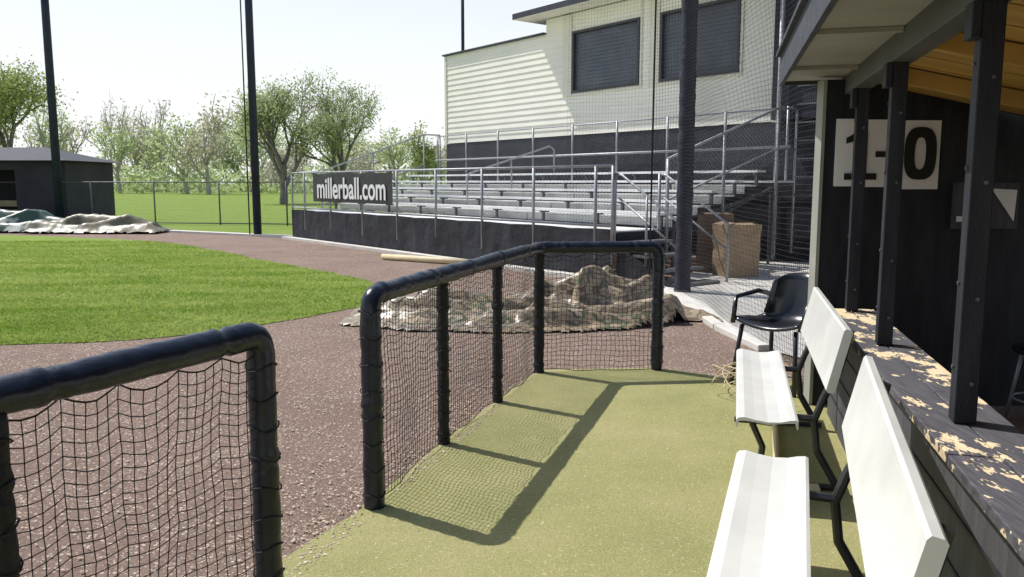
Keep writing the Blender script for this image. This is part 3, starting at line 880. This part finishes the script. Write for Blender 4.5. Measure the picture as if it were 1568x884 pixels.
fold_tarp('brown_tarp', -15.3, -11.1, 25.4, 27.2, [((-15.1, 25.9), (-11.5, 25.8), .28, .32, .2), ((-15.0, 26.5), (-11.6, 26.5), .30, .50, .2), ((-13.4, 25.8), (-11.9, 26.7), .2, .46, .2), ((-14.8, 25.9), (-13.6, 26.8), .2, .46, .2)],
          lambda u: (25.5, 27.0), M['browntarp'], 8, .06, .08, .05)
mb = MB(); mb.tube([(-2.70, 17.05, .07), (-.45, 15.55, .07)], .06, 10); mb.tube([(-2.4, 17.1, .06), (-.2, 15.6, .06)], .05, 10); mb.obj('timber_poles', M['plank'], None, True)

# ------------------------------------------------------------------ left kerb, chain link fence, far dugout
mb = MB()
for a, b in (((-6.3, 23.6), (-12, 27.0)), ((-12, 27.0), (-17, 29.0)), ((-17, 29), (-45, 40))):
    a, b = V((*a, 0)), V((*b, 0)); d = (b-a); nrm = V((-d.y, d.x, 0)).normalized()*(-.35)
    mb.obox(a, d, nrm, (0, 0, .07))
mb.obj('concrete_edging', M['conc'])
cf = group('chain_link_fence', (-10, 31, 0))
mb = MB(); f0 = V((-30, 35.0, 0)); f1 = V((-2.5, 29.6, 0)); fd = (f1-f0); FL = fd.length; fd.normalize()
fp = lambda s, z: f0+fd*s+V((0, 0, z))
for s in np.arange(0, FL, 2.75): mb.tube([fp(s, 0), fp(s, 1.65)], .03, 8)
for z in (.06, 1.62): mb.tube([fp(0, z), fp(FL, z)], .022, 8)
mb.obj('pipes', M['galvdark'], cf, True)
mb = MB(); chainlink(mb, fp, 0, FL, .06, 1.62, .1, .0018); mb.obj('mesh', M['galvdark'], cf)

fdg = group('far_dugout', (-21, 35, 0))
mb = MB()
mb.box(-17.9, -17.6, 32.6, 36.5, 0, 2.45); mb.box(-27, -17.9, 36.2, 36.5, 0, 2.45); mb.box(-27, -21.0, 32.6, 32.75, 0, .9)
mb.box(-19.6, -17.9, 32.6, 32.75, 0, 2.45); mb.box(-27, -19.6, 32.6, 32.74, 2.1, 2.45)
for x in (-21.1, -23.2, -25.2): mb.box(x, x+.14, 32.58, 32.76, .9, 2.1)
mb.obj('walls', M['navywood'], fdg)
mb = MB(); mb.poly([(-27.3, 32.1, 2.46), (-17.3, 32.1, 2.46), (-17.3, 36.9, 2.46), (-27.3, 36.9, 2.46)])
mb.poly([(-27.3, 32.1, 2.46), (-17.3, 32.1, 2.46), (-19.3, 34.5, 3.05), (-27.3, 34.5, 3.05)]); mb.poly([(-17.3, 32.1, 2.46), (-17.3, 36.9, 2.46), (-19.3, 34.5, 3.05)])
mb.poly([(-27.3, 36.9, 2.46), (-17.3, 36.9, 2.46), (-19.3, 34.5, 3.05), (-27.3, 34.5, 3.05)])
mb.obj('roof', M['roof'], fdg)
mb = MB(); mb.box(-26, -20, 34.5, 34.9, .42, .47); mb.box(-26, -20, 34.9, 34.95, .6, .85); mb.obj('inner_bench', M['plank'], fdg)

# ------------------------------------------------------------------ trees
def grow(mb, p, d, L, r, depth, tips, R, top):
    pts = [p]; n_ = 5; q = p.copy(); dv = d.copy()
    for i in range(n_):
        dv = (dv+V((R.gauss(0, .09), R.gauss(0, .09), R.gauss(.03, .06)))).normalized(); q = q+dv*L/n_; pts.append(q.copy())
    mb.tube(pts, [r*(1-.45*i/n_) for i in range(n_+1)], 6 if depth > 2 else 3, False)
    if depth <= 2:
        tips += pts[2:] if depth == 2 else pts[1:]
    if depth == 0: return
    k = (R.choice((3, 3, 4)) if depth > 1 else 3)+(2 if depth == top else 0)
    for c in range(k):
        a = c*2*math.pi/k+R.uniform(-.6, .6); sp = R.uniform(.35, .8)
        u = dv.orthogonal().normalized(); w = dv.cross(u)
        nd = (dv*math.cos(sp)+(u*math.cos(a)+w*math.sin(a))*math.sin(sp)+V((0, 0, .12 if depth < top else -.12))).normalized()
        st_ = pts[-1] if c == 0 else pts[R.choice((-1, -2, -3))]
        if depth == top and c > 1: st_ = pts[R.choice((2, 3, 4))]
        grow(mb, st_, nd, L*R.uniform(.62, .85)*(1 if depth < top else 1.15), r*.56, depth-1, tips, R, top)

def leaves(centers, n_, sig, size, R):
    c = np.array([tuple(p) for p in centers])
    wgt = R.random(len(c))**2.4; wgt /= wgt.sum(); idx = R.choice(len(c), n_, p=wgt)
    p = c[idx]+R.normal(0, sig, (n_, 3))
    u = R.normal(0, 1, (n_, 3)); u /= np.linalg.norm(u, axis=1)[:, None]
    v = np.cross(u, R.normal(0, 1, (n_, 3))); v /= np.linalg.norm(v, axis=1)[:, None]
    s = size*R.uniform(.5, 1.2, n_)[:, None]
    vv = np.stack([p-u*s, p-v*s*.5, p+u*s, p+v*s*.5], 1)
    return vv.reshape(-1, 3)

def tree(name, x, y, H, Wc, seed, nleaf, lsize, lmat, depth=5, sig=.35, trunk=.5, parent=None, mbs=None):
    R = random.Random(seed); mb = MB(); tips = []
    grow(mb, V((0, 0, 0)), V((0, 0, 1)), trunk, .06, depth, tips, R, depth)
    t = np.array([tuple(p) for p in tips]); zmax = np.percentile(t[:, 2], 99); wmax = np.percentile(np.hypot(t[:, 0], t[:, 1]), 92)
    sz = (H-sig)/zmax; sx = Wc/2/wmax
    mb.v = [(a*sx+x, b*sx+y, c*sz) for a, b, c in mb.v]
    t = t*np.array([sx, sx, sz])+np.array([x, y, 0])
    t[:, 2] = np.maximum(t[:, 2], H*.12)
    Rn = np.random.default_rng(seed)
    lv = leaves(t, nleaf, sig, lsize, Rn)
    if mbs is not None:
        b0 = len(mbs[0].v); mbs[0].v += mb.v; mbs[0].f += [tuple(i+b0 for i in f) for f in mb.f]
        b1 = len(mbs[1].v); mbs[1].v += lv.tolist(); mbs[1].f += (np.arange(len(lv)).reshape(-1, 4)+b1).tolist()
        return
    g = group(name, (x, y, 0))
    mb.obj('trunk_and_limbs', M['bark'], g, True)
    m2 = MB(); m2.v = lv.tolist(); m2.f = np.arange(len(lv)).reshape(-1, 4).tolist()
    m2.obj('foliage', lmat, g)
lm1 = leaf_mat('spring_foliage', (.22, .29, .08), (.42, .47, .17), .6)
lm2 = leaf_mat('spring_foliage_pale', (.30, .36, .15), (.50, .56, .30), .4)
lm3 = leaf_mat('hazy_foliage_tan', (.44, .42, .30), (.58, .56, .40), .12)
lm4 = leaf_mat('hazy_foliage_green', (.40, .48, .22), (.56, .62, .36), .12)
lm5 = leaf_mat('hazy_budding_twigs', (.48, .44, .37), (.58, .55, .47), .12)  # twig colour paled to paint in distance haze, like both hazy foliages
tree('deciduous_tree', -17.2, 62, 9.6, 9.0, 21, 8500, .12, lm2, sig=.36)
tree('deciduous_tree', -12.8, 64, 9.6, 6.6, 34, 6000, .12, lm2, sig=.32)
tree('deciduous_tree', -45, 76, 12.6, 14, 5, 19000, .16, lm1, sig=.55)
tree('deciduous_tree', -54, 80, 12, 12, 6, 9000, .19, lm1, sig=.6)
tree('deciduous_tree', -5.6, 50, 5.0, 2.6, 8, 3000, .09, lm1, depth=4, sig=.2)
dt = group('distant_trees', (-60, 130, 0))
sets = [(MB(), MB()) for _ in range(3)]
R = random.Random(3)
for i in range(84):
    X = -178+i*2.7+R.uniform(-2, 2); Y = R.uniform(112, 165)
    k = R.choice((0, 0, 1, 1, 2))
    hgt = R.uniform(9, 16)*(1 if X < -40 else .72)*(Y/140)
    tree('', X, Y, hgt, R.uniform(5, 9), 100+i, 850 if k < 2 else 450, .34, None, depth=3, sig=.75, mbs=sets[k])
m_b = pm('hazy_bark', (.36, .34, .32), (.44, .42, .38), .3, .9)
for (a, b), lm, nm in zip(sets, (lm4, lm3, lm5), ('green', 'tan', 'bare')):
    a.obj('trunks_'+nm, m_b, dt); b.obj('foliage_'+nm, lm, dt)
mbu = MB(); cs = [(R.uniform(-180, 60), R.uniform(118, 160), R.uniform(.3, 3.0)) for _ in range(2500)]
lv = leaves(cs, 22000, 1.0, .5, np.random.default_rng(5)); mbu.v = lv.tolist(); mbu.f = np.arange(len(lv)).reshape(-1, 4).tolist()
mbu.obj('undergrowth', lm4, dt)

# ------------------------------------------------------------------ light, sky, camera
world = bpy.data.worlds.new("World"); scene.world = world; world.use_nodes = True
nt = world.node_tree; bg = nt.nodes['Background']
sky = nt.nodes.new('ShaderNodeTexSky'); sky.sky_type = 'NISHITA'; sky.sun_disc = False
sky.sun_elevation = math.radians(55); sky.sun_rotation = math.radians(-55.7)
sky.air_density = 1.0; sky.dust_density = 1.2; sky.ozone_density = 1.5
# bright spring haze low in the sky, clearing towards the zenith
tc = nt.nodes.new('ShaderNodeTexCoord'); sx_ = nt.nodes.new('ShaderNodeSeparateXYZ'); nt.links.new(tc.outputs['Generated'], sx_.inputs[0])
mr = nt.nodes.new('ShaderNodeMapRange'); nt.links.new(sx_.outputs['Z'], mr.inputs['Value'])
mr.inputs['From Min'].default_value = .05; mr.inputs['From Max'].default_value = .55; mr.inputs['To Min'].default_value = .96; mr.inputs['To Max'].default_value = .0
mr.interpolation_type = 'SMOOTHSTEP'
mxn = nt.nodes.new('ShaderNodeMix'); mxn.data_type = 'RGBA'
nt.links.new(mr.outputs[0], mxn.inputs[0]); nt.links.new(sky.outputs[0], mxn.inputs[6]); mxn.inputs[7].default_value = (6.75, 6.9, 6.9, 1)
nt.links.new(mxn.outputs[2], bg.inputs['Color']); bg.inputs['Strength'].default_value = .15
sun = bpy.data.lights.new('sun', 'SUN'); sun.energy = 5; sun.angle = math.radians(.5); sun.color = (1, .96, .9)
so = bpy.data.objects.new('sun', sun); scene.collection.objects.link(so); so.location = (-10, 8, 20)
so.rotation_euler = V((.63, -.43, -1.1)).to_track_quat('-Z', 'Y').to_euler()
cam = bpy.data.cameras.new('camera'); co = bpy.data.objects.new('camera', cam); scene.collection.objects.link(co)
co.location = (0, 0, 1.6); co.rotation_euler = (math.radians(90-7.36), 0, 0)
cam.sensor_width = 36; cam.lens = 28.81; cam.clip_start = .05; cam.clip_end = 2000
scene.camera = co
scene.view_settings.view_transform = 'Standard'; scene.view_settings.look = 'None'; scene.view_settings.exposure = 0
